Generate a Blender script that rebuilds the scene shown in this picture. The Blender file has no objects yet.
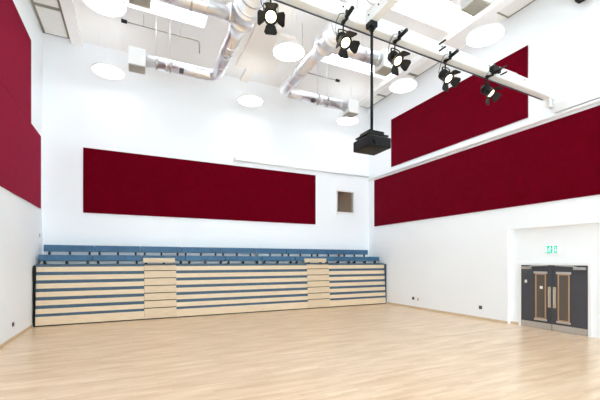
import bpy, bmesh, math, random
from mathutils import Vector, Matrix
random.seed(7)
C = bpy.context.scene.collection
PI = math.pi

# ------------------------------------------------------------------ room dimensions (metres; x along the back wall, y into the room)
XL, XR, YB, YF, ZC = -3.03, 11.84, 15.86, -4.0, 10.7
ZBAND = 3.29

# ------------------------------------------------------------------ materials
def mat(name, col, rough=0.6, metal=0.0, **kw):
    m = bpy.data.materials.new(name); m.use_nodes = True
    b = m.node_tree.nodes['Principled BSDF']
    b.inputs['Base Color'].default_value = (*col, 1)
    b.inputs['Roughness'].default_value = rough
    b.inputs['Metallic'].default_value = metal
    for k, v in kw.items():
        b.inputs[k].default_value = v
    return m

def nodes(m):
    nt = m.node_tree
    return nt, nt.nodes['Principled BSDF']

def vary(m, scale, c1, c2, stretch=(1, 1, 1), bump=0.0, detail=4.0, bscale=None):
    """procedural colour variation between c1 and c2 and a little bump"""
    nt, b = nodes(m)
    tc = nt.nodes.new('ShaderNodeTexCoord'); mp = nt.nodes.new('ShaderNodeMapping')
    mp.inputs['Scale'].default_value = stretch
    nz = nt.nodes.new('ShaderNodeTexNoise'); nz.inputs['Scale'].default_value = scale; nz.inputs['Detail'].default_value = detail
    rp = nt.nodes.new('ShaderNodeValToRGB')
    rp.color_ramp.elements[0].color = (*c1, 1); rp.color_ramp.elements[1].color = (*c2, 1)
    rp.color_ramp.elements[0].position = 0.3; rp.color_ramp.elements[1].position = 0.7
    nt.links.new(tc.outputs['Object'], mp.inputs['Vector']); nt.links.new(mp.outputs['Vector'], nz.inputs['Vector'])
    nt.links.new(nz.outputs['Fac'], rp.inputs['Fac']); nt.links.new(rp.outputs['Color'], b.inputs['Base Color'])
    if bump:
        bp = nt.nodes.new('ShaderNodeBump'); bp.inputs['Strength'].default_value = bump; bp.inputs['Distance'].default_value = 0.02
        src = nz
        if bscale:
            src = nt.nodes.new('ShaderNodeTexNoise'); src.inputs['Scale'].default_value = bscale
            nt.links.new(mp.outputs['Vector'], src.inputs['Vector'])
        nt.links.new(src.outputs['Fac'], bp.inputs['Height']); nt.links.new(bp.outputs['Normal'], b.inputs['Normal'])
    return m

def emit(name, col, s):
    m = mat(name, col, 0.5)
    b = m.node_tree.nodes['Principled BSDF']
    b.inputs['Emission Color'].default_value = (*col, 1)
    b.inputs['Emission Strength'].default_value = s
    return m

M = {}
M['wall'] = vary(mat('white_plaster', (.9, .91, .92), .7), .6, (.87, .90, .925), (.89, .92, .945), bump=.03, bscale=60)
M['ceil'] = vary(mat('white_ceiling', (.88, .87, .85), .8), .5, (.87, .865, .85), (.89, .885, .87))
M['cream'] = mat('cream_soffit', (.87, .83, .77), .8)
M['trim'] = mat('white_gloss_paint', (.84, .85, .85), .4)
M['beam'] = vary(mat('white_steel_paint', (.82, .82, .80), .45), 2, (.81, .81, .79), (.84, .84, .82))
M['strip'] = mat('grey_edge_strip', (.27, .25, .20), .7)
M['tile'] = vary(mat('ceiling_tile', (.80, .79, .76), .9), 30, (.76, .75, .72), (.83, .82, .79))
M['black'] = mat('black_paint', (.006, .007, .008), .45)
for k in ('black',): nodes(M[k])[1].inputs['Specular IOR Level'].default_value = .25
M['blackm'] = vary(mat('black_cast_metal', (.02, .018, .016), .45, 0), 8, (.008, .0075, .007), (.018, .016, .014))
M['proj'] = vary(mat('black_plastic', (.016, .016, .017), .38), 20, (.003, .003, .0032), (.005, .005, .0055))
M['projb'] = mat('brown_black_vent_plate', (.010, .008, .0065), .6)
for k in ('blackm', 'proj', 'projb'): nodes(M[k])[1].inputs['Specular IOR Level'].default_value = .2
M['steel'] = mat('brushed_steel', (.62, .62, .61), .32, 1.0)
M['kick'] = vary(mat('satin_kick_plate', (.6, .61, .62), .38, 1.0), 4, (.56, .57, .58), (.66, .67, .68), (1, 1, 40))
M['galv'] = mat('galvanised_duct', (.90, .91, .94), .32, .92)
vary(M['galv'], 5, (.84, .85, .89), (.95, .95, .96), bump=.12, bscale=7)
M['pullp'] = mat('satin_pull_plate', (.55, .48, .38), .35, .6)
M['door'] = vary(mat('charcoal_door_laminate', (.05, .053, .065), .5), 3, (.048, .05, .062), (.056, .059, .072))
M['oakbead'] = mat('oak_beading', (.45, .27, .15), .5)
M['dglass'] = mat('door_glass', (.10, .085, .07), .08, 0, **{'Alpha': 1.0})
def thin_glass(name):
    m = bpy.data.materials.new(name); m.use_nodes = True; nt = m.node_tree; nt.nodes.clear()
    o = nt.nodes.new('ShaderNodeOutputMaterial'); mx = nt.nodes.new('ShaderNodeMixShader')
    t = nt.nodes.new('ShaderNodeBsdfTransparent'); g = nt.nodes.new('ShaderNodeBsdfGlossy'); f = nt.nodes.new('ShaderNodeFresnel')
    g.inputs['Roughness'].default_value = .02; f.inputs['IOR'].default_value = 1.4; t.inputs['Color'].default_value = (.9, .93, .92, 1)
    nt.links.new(f.outputs[0], mx.inputs[0]); nt.links.new(t.outputs[0], mx.inputs[1]); nt.links.new(g.outputs[0], mx.inputs[2]); nt.links.new(mx.outputs[0], o.inputs[0])
    return m
M['glass'] = thin_glass('clear_glass')
M['booth'] = mat('booth_paint', (.62, .54, .47), .8)
M['boothfill'] = emit('booth_fill_glow', (1, .92, .82), 11.0)
M['boothd'] = mat('booth_dark', (.05, .04, .035), .7)
M['seat'] = vary(mat('blue_vinyl', (.035, .12, .23), .5), 6, (.028, .105, .20), (.04, .14, .255), bump=.05, bscale=90)
M['noseb'] = vary(mat('blue_grey_nosing', (.05, .105, .16), .55), 8, (.042, .092, .145), (.06, .118, .175))
M['deck'] = mat('blue_grey_carpet', (.10, .12, .17), .9)
M['plate'] = mat('white_plastic', (.8, .8, .79), .4)
M['grey'] = mat('dark_grey_socket', (.05, .05, .055), .4)
M['signw'] = emit('lit_white_sign', (.9, 1.0, .97), .55)
M['signg'] = emit('lit_green_sign', (.02, .5, .34), .4)
M['disc'] = emit('lit_diffuser', (.90, .96, 1.0), 6.0)
M['up'] = emit('added_upper_glow', (.94, .97, 1.0), 3.2)
M['sky'] = emit('daylit_rooflight', (.80, .91, 1.0), 6.0)
M['lens'] = emit('lit_lens', (1.0, .80, .52), 3.5)
M['grille'] = mat('grey_grille', (.5, .49, .43), .5, .2)

def fabric():
    m = mat('crimson_acoustic_fabric', (.13, .001, .010), .95)
    nt, b = nodes(m)
    b.inputs['Sheen Weight'].default_value = .4
    b.inputs['Sheen Roughness'].default_value = .45
    b.inputs['Sheen Tint'].default_value = (1, .12, .25, 1)
    b.inputs['Specular IOR Level'].default_value = .0
    vary(m, 3, (.108, .0006, .0055), (.128, .001, .008), bump=.08, bscale=180)
    return m
M['red'] = fabric()

def wood(name, c1, c2, rough=.5, sc=(1.2, 14, 14)):
    m = mat(name, c1, rough)
    return vary(m, 2.2, c1, c2, sc, detail=6)
M['ply'] = wood('maple_ply_fascia', (.70, .55, .375), (.80, .645, .455))
M['ply2'] = wood('maple_ply_step', (.64, .50, .335), (.74, .59, .41))
M['skirt'] = wood('maple_skirting', (.62, .47, .31), (.70, .55, .38), .5, (3, 3, 20))

def floor_mat():
    m = mat('maple_strip_floor', (.7, .52, .32), .3)
    nt, b = nodes(m)
    tc = nt.nodes.new('ShaderNodeTexCoord')
    def brick(w, h, c1, c2, mort):
        n = nt.nodes.new('ShaderNodeTexBrick')
        n.offset = .37; n.offset_frequency = 2; n.squash = 1
        n.inputs['Color1'].default_value = (*c1, 1); n.inputs['Color2'].default_value = (*c2, 1)
        n.inputs['Mortar'].default_value = (*mort, 1)
        n.inputs['Scale'].default_value = 1; n.inputs['Mortar Size'].default_value = .0016
        n.inputs['Brick Width'].default_value = w; n.inputs['Row Height'].default_value = h
        n.inputs['Bias'].default_value = 0
        nt.links.new(tc.outputs['Object'], n.inputs['Vector']); return n
    b1 = brick(.62, .065, (.82, .61, .41), (.63, .41, .225), (.42, .28, .15))
    mp = nt.nodes.new('ShaderNodeMapping'); mp.inputs['Scale'].default_value = (.55, 3.2, 1)
    nt.links.new(tc.outputs['Object'], mp.inputs['Vector'])
    nz = nt.nodes.new('ShaderNodeTexNoise'); nz.inputs['Scale'].default_value = 1.3; nz.inputs['Detail'].default_value = 7
    nt.links.new(mp.outputs['Vector'], nz.inputs['Vector'])
    rp = nt.nodes.new('ShaderNodeValToRGB')
    rp.color_ramp.elements[0].color = (.59, .385, .215, 1); rp.color_ramp.elements[1].color = (.86, .675, .495, 1)
    rp.color_ramp.elements[0].position = .33; rp.color_ramp.elements[1].position = .66
    nt.links.new(nz.outputs['Fac'], rp.inputs['Fac'])
    mx = nt.nodes.new('ShaderNodeMix'); mx.data_type = 'RGBA'; mx.inputs['Factor'].default_value = .5
    nt.links.new(b1.outputs['Color'], mx.inputs['A']); nt.links.new(rp.outputs['Color'], mx.inputs['B'])
    nt.links.new(mx.outputs['Result'], b.inputs['Base Color'])
    b.inputs['Coat Weight'].default_value = .25; b.inputs['Coat Roughness'].default_value = .22
    return m
M['floor'] = floor_mat()

# ------------------------------------------------------------------ mesh helpers
def BM(): return bmesh.new()

def box(bm, x0, x1, y0, y1, z0, z1, bev=0.0, seg=2):
    vs = [bm.verts.new((x, y, z)) for z in (z0, z1) for y in (y0, y1) for x in (x0, x1)]
    fs = [(0, 2, 3, 1), (4, 5, 7, 6), (0, 1, 5, 4), (2, 6, 7, 3), (0, 4, 6, 2), (1, 3, 7, 5)]
    faces = [bm.faces.new([vs[i] for i in f]) for f in fs]
    if bev:
        es = list({e for f in faces for e in f.edges})
        bmesh.ops.bevel(bm, geom=es, offset=bev, segments=seg, affect='EDGES', profile=.5)
    return bm

def frame_of(d):
    d = d.normalized()
    up = Vector((0, 0, 1)) if abs(d.z) < .95 else Vector((1, 0, 0))
    a = d.cross(up).normalized(); b = a.cross(d).normalized()
    return a, b

def ring(bm, c, a, b, r, n):
    return [bm.verts.new(c + a*(r*math.cos(2*PI*i/n)) + b*(r*math.sin(2*PI*i/n))) for i in range(n)]

def bridge(bm, r0, r1):
    n = len(r0)
    for i in range(n):
        f = bm.faces.new((r0[i], r0[(i+1) % n], r1[(i+1) % n], r1[i])); f.smooth = True

def rod(bm, p, q, r, n=10, r2=None, caps=True):
    p, q = Vector(p), Vector(q); a, b = frame_of(q-p)
    r0 = ring(bm, p, a, b, r, n); r1 = ring(bm, q, a, b, r if r2 is None else r2, n)
    bridge(bm, r0, r1)
    if caps: bm.faces.new(r0[::-1]); bm.faces.new(r1)
    return bm

def sweep(bm, pts, r, n=10, closed_caps=True):
    pts = [Vector(p) for p in pts]; prev = None; a = None
    for i, p in enumerate(pts):
        d = (pts[min(i+1, len(pts)-1)] - pts[max(i-1, 0)]).normalized()
        if a is None: a, b = frame_of(d)
        else:
            a = (a - d*a.dot(d)).normalized(); b = a.cross(d).normalized()
        rr = r[i] if isinstance(r, (list, tuple)) else r
        cur = ring(bm, p, a, b, rr, n)
        if prev: bridge(bm, prev, cur)
        elif closed_caps: bm.faces.new(cur[::-1])
        prev = cur
    if closed_caps: bm.faces.new(prev)
    return bm

def lathe(bm, prof, c, axis, n=32):
    """prof: list of (radius, distance along axis)"""
    c = Vector(c); axis = Vector(axis).normalized(); a, b = frame_of(axis); prev = None
    for (r, t) in prof:
        if r < 1e-6:
            v = bm.verts.new(c + axis*t)
            if prev is not None:
                if isinstance(prev, list):
                    for i in range(n):
                        f = bm.faces.new((prev[i], prev[(i+1) % n], v)); f.smooth = True
            prev = v
        else:
            cur = ring(bm, c + axis*t, a, b, r, n)
            if isinstance(prev, list): bridge(bm, prev, cur)
            elif prev is not None:
                for i in range(n):
                    f = bm.faces.new((cur[(i+1) % n], cur[i], prev)); f.smooth = True
            prev = cur
    return bm

def prism(bm, pts, ext):
    """flat polygon pts extruded by the vector ext"""
    e = Vector(ext)
    a = [bm.verts.new(Vector(p)) for p in pts]; b = [bm.verts.new(Vector(p)+e) for p in pts]
    bm.faces.new(a); bm.faces.new(b[::-1]); n = len(a)
    for i in range(n): bm.faces.new((a[i], b[i], b[(i+1) % n], a[(i+1) % n]))
    return bm

def obj(name, bm, m, parent=None, label=None):
    bmesh.ops.recalc_face_normals(bm, faces=bm.faces)
    me = bpy.data.meshes.new(name); bm.to_mesh(me); bm.free()
    for mm in (m if isinstance(m, (list, tuple)) else [m]): me.materials.append(M[mm])
    o = bpy.data.objects.new(name, me); C.objects.link(o)
    if parent: o.parent = parent
    if label: o['label'] = label
    return o

def tag(o, label, cat, group=None):
    o['label'] = label; o['category'] = cat
    if group: o['group'] = group
    return o

def thing(name, label, cat, loc=(0, 0, 0), rotz=0, group=None):
    o = bpy.data.objects.new(name, None); C.objects.link(o); o.empty_display_size = .1
    o.location = loc; o.rotation_euler = (0, 0, rotz)
    return tag(o, label, cat, group)

def struct(name, bm, m, parent=None):
    o = obj(name, bm, m, parent)
    if not parent: o['kind'] = 'structure'
    return o

def dup(root, loc, rotz, label, group=None):
    r = root.copy(); C.objects.link(r); r.location = loc; r.rotation_euler = (0, 0, rotz); r['label'] = label
    if group: r['group'] = group
    for ch in list(root.children):
        c = ch.copy(); C.objects.link(c); c.parent = r
        for g in list(ch.children):
            d = g.copy(); C.objects.link(d); d.parent = c
    return r

# ------------------------------------------------------------------ the room shell
T = .3
struct('floor', box(BM(), XL-T, XR+.6, YF-T, YB+T, -.2, 0), 'floor')

# rooflights: holes in the ceiling
SKY = [(-1.72, 2.35, 12.32, 13.0), (7.2, 10.62, 12.32, 13.0), (-1.72, 2.35, 8.4, 9.25), (6.1, 10.62, 8.2, 9.3),
       (-1.72, 2.35, 4.3, 5.15), (6.9, 10.62, 4.3, 5.15), (-1.72, 2.35, .3, 1.15), (6.9, 10.62, .3, 1.15)]  # this row is out of view, rooflights added to light the room
bm = BM()
ys = sorted({YF-T, YB+T} | {v for s in SKY for v in s[2:]})
for y0, y1 in zip(ys[:-1], ys[1:]):
    cuts = sorted((s[0], s[1]) for s in SKY if s[2] <= y0+1e-6 and s[3] >= y1-1e-6)
    x = XL-T
    for a, b in cuts:
        box(bm, x, a, y0, y1, ZC, ZC+.3); x = b
    box(bm, x, XR+.6, y0, y1, ZC, ZC+.3)
struct('ceiling', bm, 'ceil')
for i, (x0, x1, y0, y1) in enumerate(SKY):
    fr = BM(); w = .05
    box(fr, x0+.003, x0+w, y0+.003, y1-.003, ZC+.1, ZC+.28); box(fr, x1-w, x1-.003, y0+.003, y1-.003, ZC+.1, ZC+.28)
    box(fr, x0+w, x1-w, y0+.003, y0+w, ZC+.1, ZC+.28); box(fr, x0+w, x1-w, y1-w, y1-.003, ZC+.1, ZC+.28)
    f = struct('window_%d' % (i+2), fr, 'trim')
    obj('pane', box(BM(), x0+w, x1-w, y0+w, y1-w, ZC+.14, ZC+.16), 'sky', f)

# left wall: lower lining and the wall above it
bm = BM(); box(bm, XL-T, XL, YF-T, YB+T, 0, ZC)
struct('wall_left', bm, 'wall')
# right wall with the shallow recess of the double door
RX, RY0, RY1 = XR+.14, 2.6, 7.86
bm = BM()
box(bm, XR, XR+.6, RY1, YB+T, 0, ZBAND); box(bm, RX, XR+.6, RY0, RY1, 0, ZBAND); box(bm, XR, XR+.6, YF-T, RY0, 0, ZBAND)
box(bm, XR, XR+.6, YF-T, YB+T, ZBAND, ZC)
struct('wall_right', bm, 'wall')
# back wall with the control-room window opening
WX0, WX1, WZ0, WZ1 = 9.73, 10.90, 4.76, 5.98
bm = BM()
box(bm, XL, XR, YB, YB+T, 0, ZBAND)
box(bm, XL, WX0, YB, YB+T, ZBAND, ZC); box(bm, WX1, XR, YB, YB+T, ZBAND, ZC)
box(bm, WX0, WX1, YB, YB+T, ZBAND, WZ0); box(bm, WX0, WX1, YB, YB+T, WZ1, ZC)
struct('wall_back', bm, 'wall')
# wall behind the viewer; its three tall windows are unseen, added to light the room
FW = [(-2.2, 1.8), (2.4, 6.4), (7.0, 11.0)]
bm = BM(); x = XL
for a, b in FW:
    box(bm, x, a, YF-T, YF, 0, ZC); box(bm, a, b, YF-T, YF, 0, .9); box(bm, a, b, YF-T, YF, 5.4, ZC); x = b
box(bm, x, XR, YF-T, YF, 0, ZC)
struct('wall_front', bm, 'wall')
for i, (a, b) in enumerate(FW):
    bm = BM(); w = .07
    for (xa, xb, za, zb) in ((a+.002, a+w, .902, 5.398), (b-w, b-.002, .902, 5.398), (a+w, b-w, .902, .9+w), (a+w, b-w, 5.4-w, 5.398), ((a+b)/2-.03, (a+b)/2+.03, .9+w, 5.4-w)):
        box(bm, xa, xb, YF-.2, YF-.1, za, zb)
    f = struct('window_%d' % (i+10), bm, 'trim')
    obj('pane', box(BM(), a+w, b-w, YF-.155, YF-.15, .9+w, 5.4-w), 'glass', f)
# control room behind the window
bm = BM()
bx0, bx1, by1, bz0, bz1 = WX0-1.2, WX1+1.0, YB+3.2, WZ0-1.0, WZ1+.5
box(bm, bx0-.1, bx0, YB+T, by1, bz0, bz1); box(bm, bx1, bx1+.1, YB+T, by1, bz0, bz1)
box(bm, bx0-.1, bx1+.1, by1, by1+.1, bz0, bz1); box(bm, bx0-.1, bx1+.1, YB+T, by1+.1, bz0-.1, bz0); box(bm, bx0-.1, bx1+.1, YB+T, by1+.1, bz1, bz1+.1)
struct('wall_booth', bm, 'booth')
struct('door_2', box(BM(), bx0+1.05, bx0+1.75, by1-.05, by1, bz0, bz0+1.85), 'boothd')
bl = struct('trim_9', box(BM(), bx0+.9, bx0+1.5, YB+1.3, YB+2.2, bz1-.06, bz1-.001), 'trim')  # unseen ceiling panel added to brighten the control room
obj('fill_panel', box(BM(), bx0+.93, bx0+1.47, YB+1.33, YB+2.17, bz1-.068, bz1-.061), 'boothfill', bl)
bm = BM(); w = .06
box(bm, WX0+.002, WX0+w, YB-.03, YB+.12, WZ0+.002, WZ1-.002); box(bm, WX1-w, WX1-.002, YB-.03, YB+.12, WZ0+.002, WZ1-.002)
box(bm, WX0+w, WX1-w, YB-.03, YB+.12, WZ1-w, WZ1-.002); box(bm, WX0+w, WX1-w, YB-.03, YB+.12, WZ0+.002, WZ0+w)
wf = struct('window_1', bm, 'trim')
obj('pane', box(BM(), WX0+w, WX1-w, YB+.05, YB+.06, WZ0+w, WZ1-w), 'glass', wf)
obj('sill', box(BM(), WX0-.03, WX1+.03, YB-.06, YB-.032, WZ0-.05, WZ0), 'trim', wf)

# thin lower wall linings (their top edge is the faint line round the room)
struct('trim_6', box(BM(), XL, XL+.014, YF, YB, .0, ZBAND), 'wall')
struct('trim_7', box(BM(), XL+.014, XR-.014, YB-.014, YB, .0, ZBAND), 'wall')
struct('trim_8', box(BM(), XR-.014, XR, RY1, YB, .0, ZBAND), 'wall')
# skirtings
struct('baseboard_left', box(BM(), XL+.0145, XL+.03, YF, 14.25, 0, .09), 'skirt')
struct('baseboard_right', box(BM(), XR-.03, XR-.0145, RY1, 14.25, 0, .09), 'skirt')
struct('baseboard_recess', box(BM(), RX-.015, RX, 7.56, RY1, 0, .09), 'skirt')

# ceiling ribs and soffits
struct('trim_1', box(BM(), XL+.92, XL+1.28, YF, YB, 10.5, ZC), 'ceil')
struct('trim_2', box(BM(), 10.66, 10.98, YF, YB, 10.5, ZC), 'ceil')
bm = BM(); box(bm, 4.0, 4.92, 9.6, 14.75, 10.58, ZC); box(bm, 4.92, 5.6, 12.0, 14.75, 10.58, ZC); box(bm, 4.5, 4.85, 14.75, YB, 10.58, ZC)
struct('trim_3', bm, 'cream')
# bulkhead over the right wall, camera side of the beam, and the little rail over the panel
struct('trim_4', box(BM(), XR-.10, XR, YF, 6.33, 6.78, 7.06), 'trim')
bm = BM(); rod(bm, (XR-.05, YF, 6.70), (XR-.05, YB-.03, 6.70), .045, 8); box(bm, XR-.06, XR, YF, YB-.1, 6.655, 6.745)
struct('trim_5', bm, 'trim')

# framed ceiling panels along both side walls
def ceiling_panel(x0, x1, y0, y1, label):
    t = thing('ceiling_panel', label, 'ceiling panel', ((x0+x1)/2, (y0+y1)/2, ZC), group='framed ceiling panels')
    hx, hy = (x1-x0)/2, (y1-y0)/2
    fr = BM(); w = .085
    box(fr, -hx, -hx+w, -hy, hy, -.03, 0); box(fr, hx-w, hx, -hy, hy, -.03, 0)
    box(fr, -hx+w, hx-w, -hy, -hy+w, -.03, 0); box(fr, -hx+w, hx-w, hy-w, hy, -.03, 0)
    obj('edge_frame', fr, 'strip', t)
    obj('tile', box(BM(), -hx+w, hx-w, -hy+w, hy-w, -.05, 0, .008), 'tile', t)
ceiling_panel(XL+.03, XL+.90, 14.12, YB-.05, 'white ceiling panel with grey edges in the far left corner, touching the back wall')
ceiling_panel(XL+.03, XL+.90, 12.34, 14.10, 'white ceiling panel with grey edges by the left wall, second from the back wall')
ceiling_panel(11.0, XR-.03, 14.3, YB-.05, 'white ceiling panel with grey edges in the far right corner behind the projector pole')
ceiling_panel(11.0, XR-.03, 12.1, 14.27, 'white ceiling panel with grey edges by the right wall, just left of the fourth spotlight')
ceiling_panel(11.0, XR-.03, 9.95, 12.07, 'white ceiling panel by the right wall ending just left of the large right-hand disc lamp')
ceiling_panel(11.0, XR-.03, 5.4, 7.85, 'white ceiling panel by the right wall at the top edge, right of the large disc lamp')

# ------------------------------------------------------------------ crimson acoustic panels on the walls
def panel(x0, x1, y0, y1, z0, z1, label):
    o = obj('acoustic_panel', box(BM(), x0, x1, y0, y1, z0, z1, .008), 'red')
    tag(o, label, 'wall panel', 'crimson acoustic wall panels')
panel(-1.73, 8.47, YB-.055, YB-.004, 4.08, 6.60, 'wide crimson fabric panel on the back wall above the blue benches')
panel(XL+.004, XL+.04, 7.2, 15.45, 4.10, 6.715, 'lower crimson fabric panel on the left wall, nearest the back corner')
panel(XL+.004, XL+.04, 7.2, 14.10, 6.72, 9.42, 'upper crimson fabric panel on the left wall at the top left edge')
panel(XR-.04, XR-.004, 2.0, 15.32, 4.07, 6.57, 'long lower crimson fabric panel on the right wall above the double door')
panel(XR-.04, XR-.004, 7.17, 13.95, 6.96, 9.36, 'upper crimson fabric panel on the right wall behind the lighting beam')

# ------------------------------------------------------------------ retractable seating
SX0, SX1, SY = -2.98, 11.79, 14.3
AIS = [(.39, 1.54), (7.27, 8.44)]
seat = thing('retractable_seating', 'folded bank of maple retractable seating with blue benches along the back wall', 'seating', ((SX0+SX1)/2, SY, 0))
ox, oy = (SX0+SX1)/2, SY
def sbox(name, x0, x1, y0, y1, z0, z1, m, bev=0.0, parent=None, label=None):
    return obj(name, box(BM(), x0-ox, x1-ox, y0-oy, y1-oy, z0, z1, bev), m, parent or seat, label)
secs = [(SX0+.05, AIS[0][0]), (AIS[0][1], AIS[1][0]), (AIS[1][1], SX1-.03)]
P = .282
def wz(i): return (.035, .325) if i == 0 else (.42+P*(i-1), .588+P*(i-1))
for i in range(7):
    z0, z1 = wz(i); y = SY+.022*i
    for (a, b) in secs:
        sbox('fascia_board', a, b-.003, y, y+.025, z0, z1, 'ply', .003)
        zt = wz(i+1)[0] if i < 6 else 2.09
        sbox('deck_nosing', a, b-.003, y+.028, y+.10, z1-.01, zt-.002, 'noseb')
    for (a, b) in AIS:
        za = z0 if i == 0 else z0+.016
        zb = wz(i+1)[0]-.012 if i < 6 else 2.03
        sbox('step_riser', a+.004, b-.004, y-.006, y+.025, za, zb, 'ply2', .003)
for (a, b) in AIS:
    sbox('aisle_step', a-.03, b-.03, 14.60, 14.70, 2.135, 2.318, 'ply2', .004)
sbox('side_panel', SX0, SX0+.03, SY-.01, 15.7, .0, 2.05, 'black', 0, None, 'black left end panel')
sbox('side_panel', SX1-.028, SX1, SY-.005, 15.7, .0, 2.05, 'noseb', 0, None, 'blue-grey right end panel')
sbox('plinth', SX0+.046, SX1-.03, SY+.004, SY+.10, .0, .034, 'black')
sbox('deck', SX0+.046, SX1-.03, SY+.26, 15.05, 2.06, 2.092, 'deck')
sbox('deck', SX0+.046, SX1-.03, 15.06, 15.8, 2.30, 2.335, 'deck')
sbox('support_frame', SX0+.1, SX1-.1, 14.62, 15.7, .04, 2.03, 'black')
sbox('deck_riser', SX0+.05, SX1-.04, 15.03, 15.058, 2.093, 2.334, 'plate')
def bench_row(xa, xb, y, z0, z1, zleg, n):
    wdt = (xb-xa)/n
    for k in range(n):
        a, b = xa+k*wdt, xa+(k+1)*wdt-.012
        bm = BM()
        box(bm, a-ox, b-ox, y-oy, y+.09-oy, z0, z1, .018, 3)
        box(bm, a+.01-ox, b-.01-ox, y+.095-oy, y+.36-oy, z0+.03, z1-.04, .02, 3)
        bch = obj('bench', bm, 'seat', seat)
        for f in (.1, .5, .9):
            lm = BM(); lx = a+(b-a)*f-ox
            box(lm, lx-.035, lx+.035, y+.11-oy, y+.16-oy, zleg, z0+.035)
            box(lm, lx-.035, lx+.035, y+.16-oy, y+.34-oy, zleg, zleg+.05)
            obj('leg', lm, 'black', bch)
bench_row(-2.94, 11.70, 14.74, 2.20, 2.42, 2.093, 9)
bench_row(-2.88, 11.33, 15.22, 2.54, 2.785, 2.336, 9)

# ------------------------------------------------------------------ double door in the recess
DX = RX
DY0, DY1, DH = 5.53, 7.47, 2.07      # DY1 is the left jamb as seen
dr = bpy.data.objects.new('door_1', None); C.objects.link(dr); dr['kind'] = 'structure'; dr.location = (DX, (DY0+DY1)/2, 0)
cy = (DY0+DY1)/2; H = (DY1-DY0)/2
bm = BM(); a = .085
box(bm, -.05, -.001, H, H+a, 0, DH+a, .004); box(bm, -.05, -.001, -H-a, -H, 0, DH+a, .004); box(bm, -.05, -.001, -H, H, DH, DH+a, .004)
obj('architrave', bm, 'trim', dr)
for s in (1, -1):                    # s = 1 is the left leaf as seen
    lf = obj('door_leaf', box(BM(), -.04, -.001, .004 if s > 0 else -H+.006, H-.006 if s > 0 else -.004, .012, DH-.006), 'door', dr)
    yy = lambda t: s*t               # t measured from the meeting edge outwards
    def db(name, t0, t1, z0, z1, x0, x1, m, bev=.003):
        y0, y1 = sorted((yy(t0), yy(t1)))
        return obj(name, box(BM(), x0, x1, y0, y1, z0, z1, bev), m, lf)
    db('kick_plate', .01, H-.012, .014, .205, -.045, -.0405, 'kick', 0)
    # glazed slot: bead frame and dark glass
    t0, t1, z0, z1 = .17, .50, .33, 1.79
    fb = BM(); w = .036
    for (ta, tb, za, zb) in ((t0, t0+w, z0, z1), (t1-w, t1, z0, z1), (t0+w, t1-w, z0, z0+w), (t0+w, t1-w, z1-w, z1)):
        y0, y1 = sorted((yy(ta), yy(tb))); box(fb, -.058, -.0405, y0, y1, za, zb, .003)
    obj('glazing_bead', fb, 'oakbead', lf)
    db('glass', t0+w, t1-w, z0+w, z1-w, -.045, -.0405, 'dglass', 0)
    db('vent_bar', t0-.04, t1+.04, z1+.0, z1+.07, -.075, -.0405, 'steel', .008)
    db('vent_bar', t0-.03, t1+.03, z0-.06, z0, -.075, -.0405, 'steel', .008)
    db('pull_plate', .03, .12, .72, 1.38, -.046, -.0405, 'pullp', .003)
    hb = BM(); hy = yy(.075)
    sweep(hb, [(-.046, hy, .85), (-.085, hy, .87), (-.09, hy, .92), (-.09, hy, 1.2), (-.085, hy, 1.25), (-.046, hy, 1.27)], .011, 8)
    obj('pull_handle', hb, 'steel', lf)
    db('door_closer', H-.36, H-.04, DH-.14, DH-.055, -.10, -.0405, 'steel', .01)
    am = BM(); rod(am, (-.075, yy(H-.3), DH-.045), (-.085, yy(H-.75), DH-.02), .012, 8); rod(am, (-.07, yy(H-.3), DH-.056), (-.07, yy(H-.3), DH-.035), .02, 10)
    box(am, -.09, -.052, *sorted((yy(H-.86), yy(H-.36))), DH-.03, DH-.008)
    obj('closer_arm', am, 'steel', lf)
    if s > 0:
        db('notice', H-.20, H-.12, 1.47, 1.57, -.0435, -.0405, 'plate', 0)
        db('sticker', .27, .36, 1.30, 1.39, -.0475, -.0452, 'plate', 0)

# exit sign above the door
es = thing('exit_sign', 'small green and white emergency exit sign above the grey double door', 'sign', (RX, 6.50, 2.44))
w2, h2 = .21, .125
obj('sign_body', box(BM(), -.035, -.001, -w2, w2, 0, 2*h2, .004), 'plate', es)
obj('sign_face', box(BM(), -.037, -.0355, -w2+.01, w2-.01, .01, 2*h2-.01), 'signw', es)
bm = BM()
box(bm, -.040, -.0375, -.02, w2-.012, .012, 2*h2-.012); box(bm, -.040, -.0375, -w2+.06, -.055, .012, 2*h2-.012)
obj('green_field', bm, 'signg', es)
bm = BM(); X = -.0425
# running figure and arrow (white on the green field, y decreases to the right as seen)
lathe(bm, [(.0, .0), (.020, .0), (.020, .002), (.0, .002)], (X, .055, .19), (1, 0, 0), 14)
prism(bm, [(X, .07, .165), (X, .045, .17), (X, .06, .11), (X, .085, .105)], (.002, 0, 0))
prism(bm, [(X, .075, .11), (X, .06, .11), (X, .04, .075), (X, .045, .035), (X, .058, .035), (X, .055, .07)], (.002, 0, 0))
prism(bm, [(X, .085, .108), (X, .072, .105), (X, .095, .065), (X, .135, .06), (X, .135, .072), (X, .1, .078)], (.002, 0, 0))
prism(bm, [(X, .05, .168), (X, .02, .135), (X, .012, .142), (X, .04, .172)], (.002, 0, 0))
prism(bm, [(X, .072, .165), (X, .105, .145), (X, .11, .118), (X, .12, .12), (X, .115, .152), (X, .078, .172)], (.002, 0, 0))
box(bm, X, X+.002, .148, .192, .035, .215)
# arrow pointing down on the right field
box(bm, X, X+.002, -.113, -.097, .11, .2)
prism(bm, [(X, -.135, .11), (X, -.075, .11), (X, -.105, .05)], (.002, 0, 0))
obj('pictogram', bm, 'signw', es)

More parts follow.
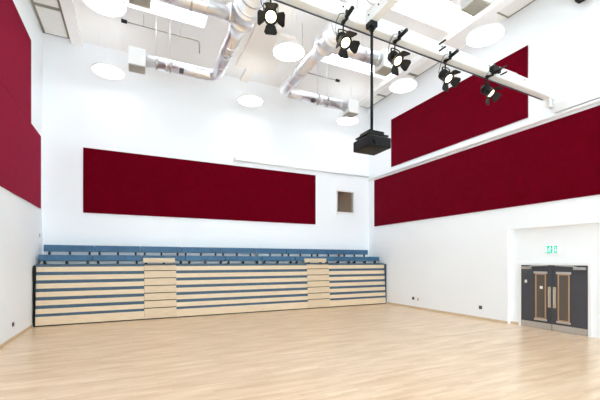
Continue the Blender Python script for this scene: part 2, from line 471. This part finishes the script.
# ------------------------------------------------------------------ small wall fittings
def socket(name, label, cat, x, y, z, face, size=(.09, .09), m='grey'):
    """face = +1: on the left wall, -1: on the right wall"""
    t = thing(name, label, cat, (x, y, z))
    a, b = size[0]/2, size[1]/2
    obj('face_plate', box(BM(), *sorted((0, face*.012)), -a, a, -b, b, .002), m, t)
    bm = BM()
    for dy in ((-.4*a, .4*a) if a > .05 else (0,)):
        box(bm, *sorted((face*.0125, face*.02)), dy-.012, dy+.012, -.01, .02, .002)
    obj('switch', bm, m, t)
socket('wall_socket', 'dark double socket low on the left wall near the seating', 'socket', XL+.0145, 12.25, .43, 1, (.15, .11))
socket('wall_socket', 'dark socket low on the right wall near the seating, left of a pale switch plate', 'socket', XR-.0145, 12.42, .46, -1, (.14, .13))
socket('switch_plate', 'pale small plate low on the right wall right of a dark socket', 'switch', XR-.0145, 12.12, .44, -1, (.09, .12), 'pullp')
socket('wall_socket', 'dark socket low on the right wall just left of the door recess', 'socket', XR-.0145, 8.92, .45, -1, (.13, .13))
socket('thermostat', 'tiny grey fitting on the left wall above the end of the benches', 'thermostat', XL+.0145, 15.35, 3.12, 1, (.12, .14), 'pullp')
sc = thing('screen_case', 'slim white rolled-screen tube along the back wall over the crimson panel and window', 'screen case', (8.0, YB-.06, 6.86))
bm = BM(); rod(bm, (-3.72, 0, 0), (XR-8.02, 0, 0), .045, 12)
obj('tube', bm, 'trim', sc)
bm = BM(); box(bm, -3.80, -3.721, -.055, .055, -.07, .07, .008); box(bm, -3.78, -3.74, -.03, .055, .0705, .11)
obj('end_bracket', bm, 'steel', sc)
sp = thing('wall_speaker', 'black speaker corner on the right wall at the top right of the picture', 'speaker', (XR-.011, 5.45, 9.72))
obj('cabinet', box(BM(), -.28, -.04, -.22, .24, .0, .55, .02), 'black', sp)
obj('bracket', box(BM(), -.04, .01, -.06, .06, .2, .3), 'blackm', sp)

# ------------------------------------------------------------------ lighting beam, cross beam, projector
BY0, BY1, BZ0, BZ1 = 6.34, 6.54, 7.22, 7.52
lb = thing('lighting_beam', 'long white steel beam crossing the room and carrying five spotlights', 'beam', (4.4, 6.44-.0314*(XR-4.4), BZ0), .0314)
bm = BM(); box(bm, XL-4.4, XR-4.4, -.1, .1, .0, .3, .01); obj('beam_box', bm, 'beam', lb)
bm = BM(); bm.verts.ensure_lookup_table(); box(bm, 7.2, 7.33, -.05, .05, -.24, -.001); box(bm, 7.33, 7.43, -.05, .05, -.24, -.16); obj('end_support', bm, 'beam', lb)
for xx in (4.40,):
    obj('hanger_post', box(BM(), xx-4.4-.07, xx-4.4+.07, -.05, .05, .301, ZC-BZ0), 'beam', lb)
bm = BM()
box(bm, XL-4.4+.1, XR-4.4-.3, -.118, -.101, .02, .05)
obj('cable_tray', bm, 'beam', lb)
bm = BM(); rod(bm, (XL-4.4+.1, .085, -.025), (XR-4.4-.35, .085, -.025), .016, 8)
obj('lamp_bar', bm, 'grey', lb)
bm = BM()
for xx in (2.6, 3.9, 5.5, 6.8, 8.6, 10.2): lathe(bm, [(0, 0), (.018, 0), (.018, .012), (0, .012)], (xx-4.4, -.101, .21), (0, -1, 0), 10)
obj('bolt', bm, 'blackm', lb)
cb = thing('cross_beam', 'shorter white steel beam coming towards the viewer and ending over the projector pole', 'beam', (4.555, 6.095, 7.22))
obj('beam_box', box(BM(), -.09, .09, -7.0, 0, 0, .23, .008), 'beam', cb)
bm = BM()
for q in (-.12, -.45, -.8, -1.15): lathe(bm, [(0, 0), (.016, 0), (.016, .014), (0, .014)], (-.0905, q, .14), (-1, 0, 0), 10)
obj('bolt', bm, 'blackm', cb)

PX, PY = 4.545, 5.98
pj = thing('projector', 'black projector hanging on a long black pole in front of the right corner', 'projector', (PX, PY, 4.53))
obj('body', box(BM(), -.28, .28, -.285, .285, 0, .215, .02, 3), 'proj', pj)
obj('base_plate', box(BM(), -.25, .25, -.255, .255, -.006, -.0005), 'projb', pj)
bm = BM(); rod(bm, (-.10, -.286, .105), (-.10, -.32, .105), .075, 20); obj('lens_barrel', bm, 'proj', pj)
bm = BM()
for k in range(7): box(bm, .281, .285, -.2+.055*k, -.165+.055*k, .04, .14)
obj('vent_slots', bm, 'blackm', pj)
bm = BM(); box(bm, -.26, .26, -.23, .23, .25, .285, .006)
for sx in (-.17, .17):
    for sy in (-.15, .15): rod(bm, (sx, sy, .214), (sx, sy, .251), .015, 8)
obj('mount_plate', bm, 'proj', pj)
bm = BM(); box(bm, -.19, .19, -.17, .17, .31, .365, .008); box(bm, -.06, .06, -.06, .06, .285, .31); box(bm, -.06, .06, -.06, .06, .365, .40)
obj('mount_head', bm, 'proj', pj)
bm = BM(); rod(bm, (0, 0, .40), (0, 0, 2.575), .03, 14); obj('pole', bm, 'black', pj)
bm = BM(); box(bm, -.09, .09, -.09, .09, 2.575, 2.689, .008); rod(bm, (0, 0, 2.515), (0, 0, 2.575), .05, 14); obj('ceiling_mount', bm, 'black', pj)

# ------------------------------------------------------------------ stage spotlights
def spot(loc, rotz, label):
    t = thing('stage_spotlight', label, 'spotlight', loc, rotz, 'stage spotlights on the white beam')
    # hook clamp round the lower edge of the beam
    bm = BM(); box(bm, -.03, .03, -.04, .04, -.075, -.002, .006); box(bm, -.028, .028, -.165, -.125, -.05, .13, .008); box(bm, -.028, .028, -.165, .03, -.06, -.025, .006)
    rod(bm, (0, -.12, .0), (0, -.36, .04), .042, 14); rod(bm, (0, 0, -.225), (0, 0, -.07), .016, 10)
    obj('clamp', bm, 'blackm', t)
    d = Vector((0, -math.cos(.85), -math.sin(.85))); c = Vector((0, -.02, -.43))
    u = Vector((1, 0, 0)); v = u.cross(d).normalized()
    if v.z < 0: v = -v
    bm = BM()
    for s in (-1, 1): box(bm, s*.135-.006, s*.135+.006, c.y-.02, c.y+.02, c.z-.02, -.24, .003)
    arc = [(.135*math.cos(PI*k/8), c.y, -.24+.03*math.sin(PI*k/8)) for k in range(9)]
    sweep(bm, arc, .012, 8)
    for s in (-1, 1): rod(bm, (s*.118, c.y, c.z), (s*.165, c.y, c.z), .022, 12)
    obj('yoke', bm, 'blackm', t)
    bm = BM()
    lathe(bm, [(0, -.20), (.07, -.20), (.085, -.17), (.105, -.15), (.112, -.05), (.118, .03), (.118, .10), (.135, .105), (.135, .135), (.105, .135), (.10, .10), (0, .098)], c, d, 28)
    for k in range(4):
        lathe(bm, [(.111, -.15+.032*k), (.122, -.148+.032*k), (.122, -.138+.032*k), (.111, -.136+.032*k)], c, d, 28)
    obj('body', bm, 'blackm', t)
    bm = BM(); lathe(bm, [(.099, .101), (.09, .116), (.06, .128), (.03, .133), (0, .135)], c, d, 24)
    obj('lens', bm, 'lens', t)
    f = c + d*.137
    for k, (ax, sz) in enumerate(((u, 1), (v, 1), (u, -1), (v, -1))):
        side = ax*sz; oth = v if ax is u else u
        p0 = f + side*.125; out = (side*.72 + d*.70).normalized(); L = .17
        nrm = (side*.70 - d*.72).normalized()*.005
        bm = BM()
        prism(bm, [p0 - oth*.085, p0 + oth*.085, p0 + out*L*.75 + oth*.125, p0 + out*L + oth*.09, p0 + out*L - oth*.09, p0 + out*L*.75 - oth*.125], nrm)
        rod(bm, p0 - oth*.07, p0 + oth*.07, .008, 8)
        obj('barn_door', bm, 'blackm', t)
    bm = BM(); b0 = c - d*.19
    sweep(bm, [b0, b0 + Vector((-.06, .05, .02)), Vector((-.17, .02, -.22)), Vector((-.2, -.05, -.10)), Vector((-.16, -.125, .02)), Vector((-.05, -.125, .06))], .007, 8)
    obj('cable', bm, 'black', t)
    return t
def yaw_to(x, y, extra):
    # local -Y turned towards the viewer's side of the room, plus an extra turn
    return math.atan2(x, -y) + extra + PI if False else math.atan2(-x, y)*-1*-1 + extra
SPOTS = [(270.5 , .05, 'black spotlight on the white beam at the top, leftmost, in front of the left duct'),
         (343.0, .55, 'black spotlight on the white beam just left of the projector pole'),
         (394.5, .8, 'black spotlight on the white beam just right of the projector pole'),
         (445.0, .9, 'black spotlight on the white beam hanging just before the upper crimson panel'),
         (487.0, 1.15, 'black spotlight on the white beam hanging in front of the upper crimson panel, rightmost')]
CA, SA, F = .9017, .4323, 349.0
for px, ex, lab in SPOTS:
    q = (SA+CA*(px-300)/F)/(CA-SA*(px-300)/F); y = (6.44-.0314*XR)/(1-.0314*q); x = q*y
    spot((x, y-.01, BZ0), math.atan2(-x, y) + ex, lab)

tag(obj('beam_fitting', box(box(BM(), 8.60, 8.85, 6.10, 6.232, 7.24, 7.40, .02), 8.87, 8.96, 6.14, 6.22, 7.27, 7.36, .01), 'blackm'),
    'black box-shaped fitting clamped to the white beam right of the rightmost spotlight', 'fitting')
bm = BM()
hx0, hx1 = 8.75, 9.95
sweep(bm, [(hx0+(hx1-hx0)*t/220, 6.44-.0314*(XR-9.35)+.03*math.cos(t*2*PI/9), BZ1+.045+.03*math.sin(t*2*PI/9)) for t in range(221)], .006, 6)
tag(obj('coiled_cable', bm, 'steel'), 'grey coiled cable lying along the top of the white beam before the crimson panel', 'cable')
def socket_stub(px, lab):
    q = (SA+CA*(px-300)/F)/(CA-SA*(px-300)/F); y = (6.44-.0314*XR)/(1-.0314*q); x = q*y
    for z, wd in ((7.30, 'lower'), (7.46, 'upper')):
        tag(obj('cable_peg', rod(BM(), (x, y-.29, z), (x, y-.102, z), .022, 10), 'blackm'), wd + lab, 'peg', 'dark pegs on the white beam')
socket_stub(436, ' of two dark pegs on the white beam just left of the fourth spotlight')
socket_stub(497, ' of two dark pegs on the white beam just right of the rightmost spotlight')

# ------------------------------------------------------------------ round pendant lamps
def disc_lamp():
    t = thing('pendant_lamp', '', 'lamp', (0, 0, 9.14), 0, 'round white pendant lamps')
    bm = BM(); lathe(bm, [(0, .10), (.46, .10), (.525, .07), (.53, .0), (.515, .0), (.515, .02)], (0, 0, 0), (0, 0, 1), 48)
    obj('lamp_body', bm, 'trim', t)
    bm = BM(); lathe(bm, [(.44, .101), (.44, .112), (0, .114)], (0, 0, 0), (0, 0, 1), 48)
    obj('added_upglow', bm, 'up', t)  # glowing top face added to the lamp to brighten the ceiling
    bm = BM(); lathe(bm, [(.512, .012), (.50, -.005), (.3, -.012), (0, -.014)], (0, 0, 0), (0, 0, 1), 48)
    obj('diffuser', bm, 'disc', t)
    for k in range(3):
        a = 2*PI*k/3+.4
        bm = BM(); rod(bm, (.4*math.cos(a), .4*math.sin(a), .09), (.4*math.cos(a), .4*math.sin(a), 1.56), .004, 6)
        obj('wire', bm, 'trim', t)
    return t
LAMPS = [(-.80, 14.6, 'round glowing pendant lamp near the left end of the back wall'),
         (4.62, 14.6, 'round glowing pendant lamp over the middle of the back wall'),
         (9.62, 14.6, 'round glowing pendant lamp just left of the projector, before the back wall'),
         (-.68, 10.75, 'round glowing pendant lamp cut by the top edge of the picture at the left'),
         (4.69, 10.65, 'round glowing pendant lamp between the two left spotlights and their ducts'),
         (9.70, 10.75, 'round glowing pendant lamp hanging right of the projector pole below the third spotlight'),
         (9.84, 7.27, 'large round glowing pendant lamp above the upper crimson panel, rightmost of the lamps')]
OFF = 'unseen round pendant lamp added above the viewer to even out the room light'
LAMPS += [(x, y, OFF) for x, y in ((-.75, 7.27), (4.35, 7.0), (-.75, 3.7), (4.2, 3.7), (9.75, 3.7), (-.75, .1), (4.2, .1), (9.75, .1))]  # extra lamps out of view, put in for even room light
l0 = None
for x, y, lab in LAMPS:
    if l0 is None:
        l0 = disc_lamp(); l0.location = (x, y, 9.14); l0['label'] = lab
    else: dup(l0, (x, y, 9.14), 0, lab)

# ------------------------------------------------------------------ ventilation ducts
DZ = 9.03
def arc_xy(cx, cy, r, a0, a1, n=8):
    return [(cx+r*math.cos(a0+(a1-a0)*k/n), cy+r*math.sin(a0+(a1-a0)*k/n), DZ) for k in range(n+1)]
def seams(bm, p, q, r, step):
    p, q = Vector(p), Vector(q); L = (q-p).length; d = (q-p)/L; t = step*.5
    while t < L:
        lathe(bm, [(r*.99, t-.022), (r+.014, t-.018), (r+.014, t+.018), (r*.99, t+.022)], p, d, 24); t += step
def diffuser(t, x, y):
    b = obj('diffuser_box', box(BM(), x-.26, x+.26, y-.26, y+.26, 8.70, 9.27, .01), 'trim', t, 'white air diffuser box')
    bm = BM(); box(bm, x-.245, x+.245, y-.245, y+.245, 8.675, 8.698)
    for k in range(9): box(bm, x-.24+.053*k, x-.215+.053*k, y-.235, y+.235, 8.66, 8.676)
    obj('grille', bm, 'grille', b)
def straps(t, pts):
    for (x, y, along, r) in pts:
        bm = BM()
        rod(bm, (x, y, DZ+r), (x, y, ZC), .009, 6)
        lathe(bm, [(r+.002, -.025), (r+.02, -.025), (r+.02, .025), (r+.002, .025)], (x, y, DZ), (1, 0, 0) if along == 'x' else (0, 1, 0), 24)
        obj('hanger_strap', bm, 'steel', t)
def duct(label, x, sgn, ends, corner_y, boxes):
    """main run along y at x; branches turn off towards sgn*x"""
    t = thing('ventilation_duct', label, 'duct', (0, 0, 0))
    r, R = .21, .33
    bm = BM(); rb = .32
    arc = arc_xy(x+sgn*rb, corner_y-rb, rb, PI if sgn > 0 else 0, PI/2)
    bx = boxes[0]
    sweep(bm, [(x, 9.0, DZ)] + arc + [(bx-sgn*.26, corner_y, DZ)], r, 24)
    seams(bm, (x, 9.9, DZ), (x, corner_y-rb, DZ), r, .62); seams(bm, (x+sgn*rb, corner_y, DZ), (bx-sgn*.26, corner_y, DZ), r, .95)
    obj('branch_run', bm, 'galv', t); diffuser(t, bx, corner_y)
    bm = BM()
    lathe(bm, [(0, 0), (R, 0), (R, 7.0), (R+.02, 7.0), (R+.02, 7.05), (R, 7.05), (R, 7.5), (R+.025, 7.5), (R+.025, 7.56), (R*.95, 7.58), (r+.02, 7.95), (r+.02, 8.02), (r, 8.02)], (x, 2.1, DZ), (0, 1, 0), 28)
    seams(bm, (x, 2.2, DZ), (x, 9.0, DZ), R, .9)
    obj('main_run', bm, 'galv', t)
    for yb, bx in ends:
        bm = BM(); rod(bm, (x+sgn*.1, yb, DZ), (bx-sgn*.26, yb, DZ), r, 24)
        lathe(bm, [(r, 0), (r+.03, 0), (r+.03, .06), (r, .06)], (x+sgn*.36, yb, DZ), (sgn, 0, 0), 24)
        seams(bm, (x+sgn*.5, yb, DZ), (bx-sgn*.26, yb, DZ), r, .95)
        obj('branch_run', bm, 'galv', t); diffuser(t, bx, yb)
    straps(t, [(x+sgn*1.6, corner_y, 'x', r), (x+sgn*2.05, corner_y, 'x', r), (x, 11.2, 'y', r)] + [(x+sgn*1.4, yb, 'x', r) for yb, bx in ends] + [(x, 8.6, 'y', R)])
    # damper boxes on the pipe
    bm = BM()
    box(bm, x+sgn*1.25-.07, x+sgn*1.25+.07, corner_y-.36, corner_y-.2, DZ-.28, DZ-.16, .01)
    obj('damper_motor', bm, 'grey', t)
duct('silver round duct system at the left with branches to two white boxes', 2.78, -1, [(9.5, .16)], 13.0, [.13])
duct('silver round duct system right of centre behind the projector pole and beam', 5.46, 1, [(9.5, 7.78), (6.1, 7.9)], 13.0, [8.72])

# thin sprinkler pipes under the ceiling
def pipe(label, x0, x1, y, z, drop_at=None):
    t = thing('sprinkler_pipe', label, 'pipe', (0, 0, 0))
    bm = BM()
    pts = [(x0, y, z), (x1, y, z)]
    if drop_at: pts += [(x1+.05, y, z-.03), (x1+.07, y, z-.12), (x1+.07, y, z-.45)]
    sweep(bm, pts, .02, 8); obj('tube', bm, 'strip', t)
    e = x0 if drop_at else x1
    bm = BM(); rod(bm, (e-.09, y, z), (e+.09, y, z), .06, 14); obj('end_cap', bm, 'black', t)
    for xx in (x0+(x1-x0)*.25, x0+(x1-x0)*.75):
        bm = BM(); rod(bm, (xx, y, z), (xx, y, ZC), .008, 6); obj('hanger_rod', bm, 'strip', t)
pipe('thin grey pipe with a black end under the ceiling above the left duct box', -.26, 2.15, 13.2, 10.3, True)
pipe('thin grey pipe with a black end under the ceiling above the right duct branch', 6.3, 8.3, 13.4, 10.3)

# ------------------------------------------------------------------ world, camera, view
w = bpy.data.worlds.new('World'); bpy.context.scene.world = w; w.use_nodes = True
w.node_tree.nodes['Background'].inputs['Color'].default_value = (.80, .90, 1, 1)
w.node_tree.nodes['Background'].inputs['Strength'].default_value = 9.0
cam = bpy.data.cameras.new('Camera'); co = bpy.data.objects.new('Camera', cam); C.objects.link(co)
co.location = (0, 0, 2.2); co.rotation_euler = (PI/2, 0, -math.atan2(SA, CA))
cam.sensor_width = 36; cam.lens = F/600*36; cam.shift_y = 61/600; cam.clip_end = 200
S = bpy.context.scene; S.camera = co
S.view_settings.view_transform = 'Standard'; S.view_settings.look = 'None'; S.view_settings.gamma = 1
S.view_settings.use_curve_mapping = False
S.view_settings.exposure = 0.36
S.cycles.max_bounces = 14; S.cycles.diffuse_bounces = 10
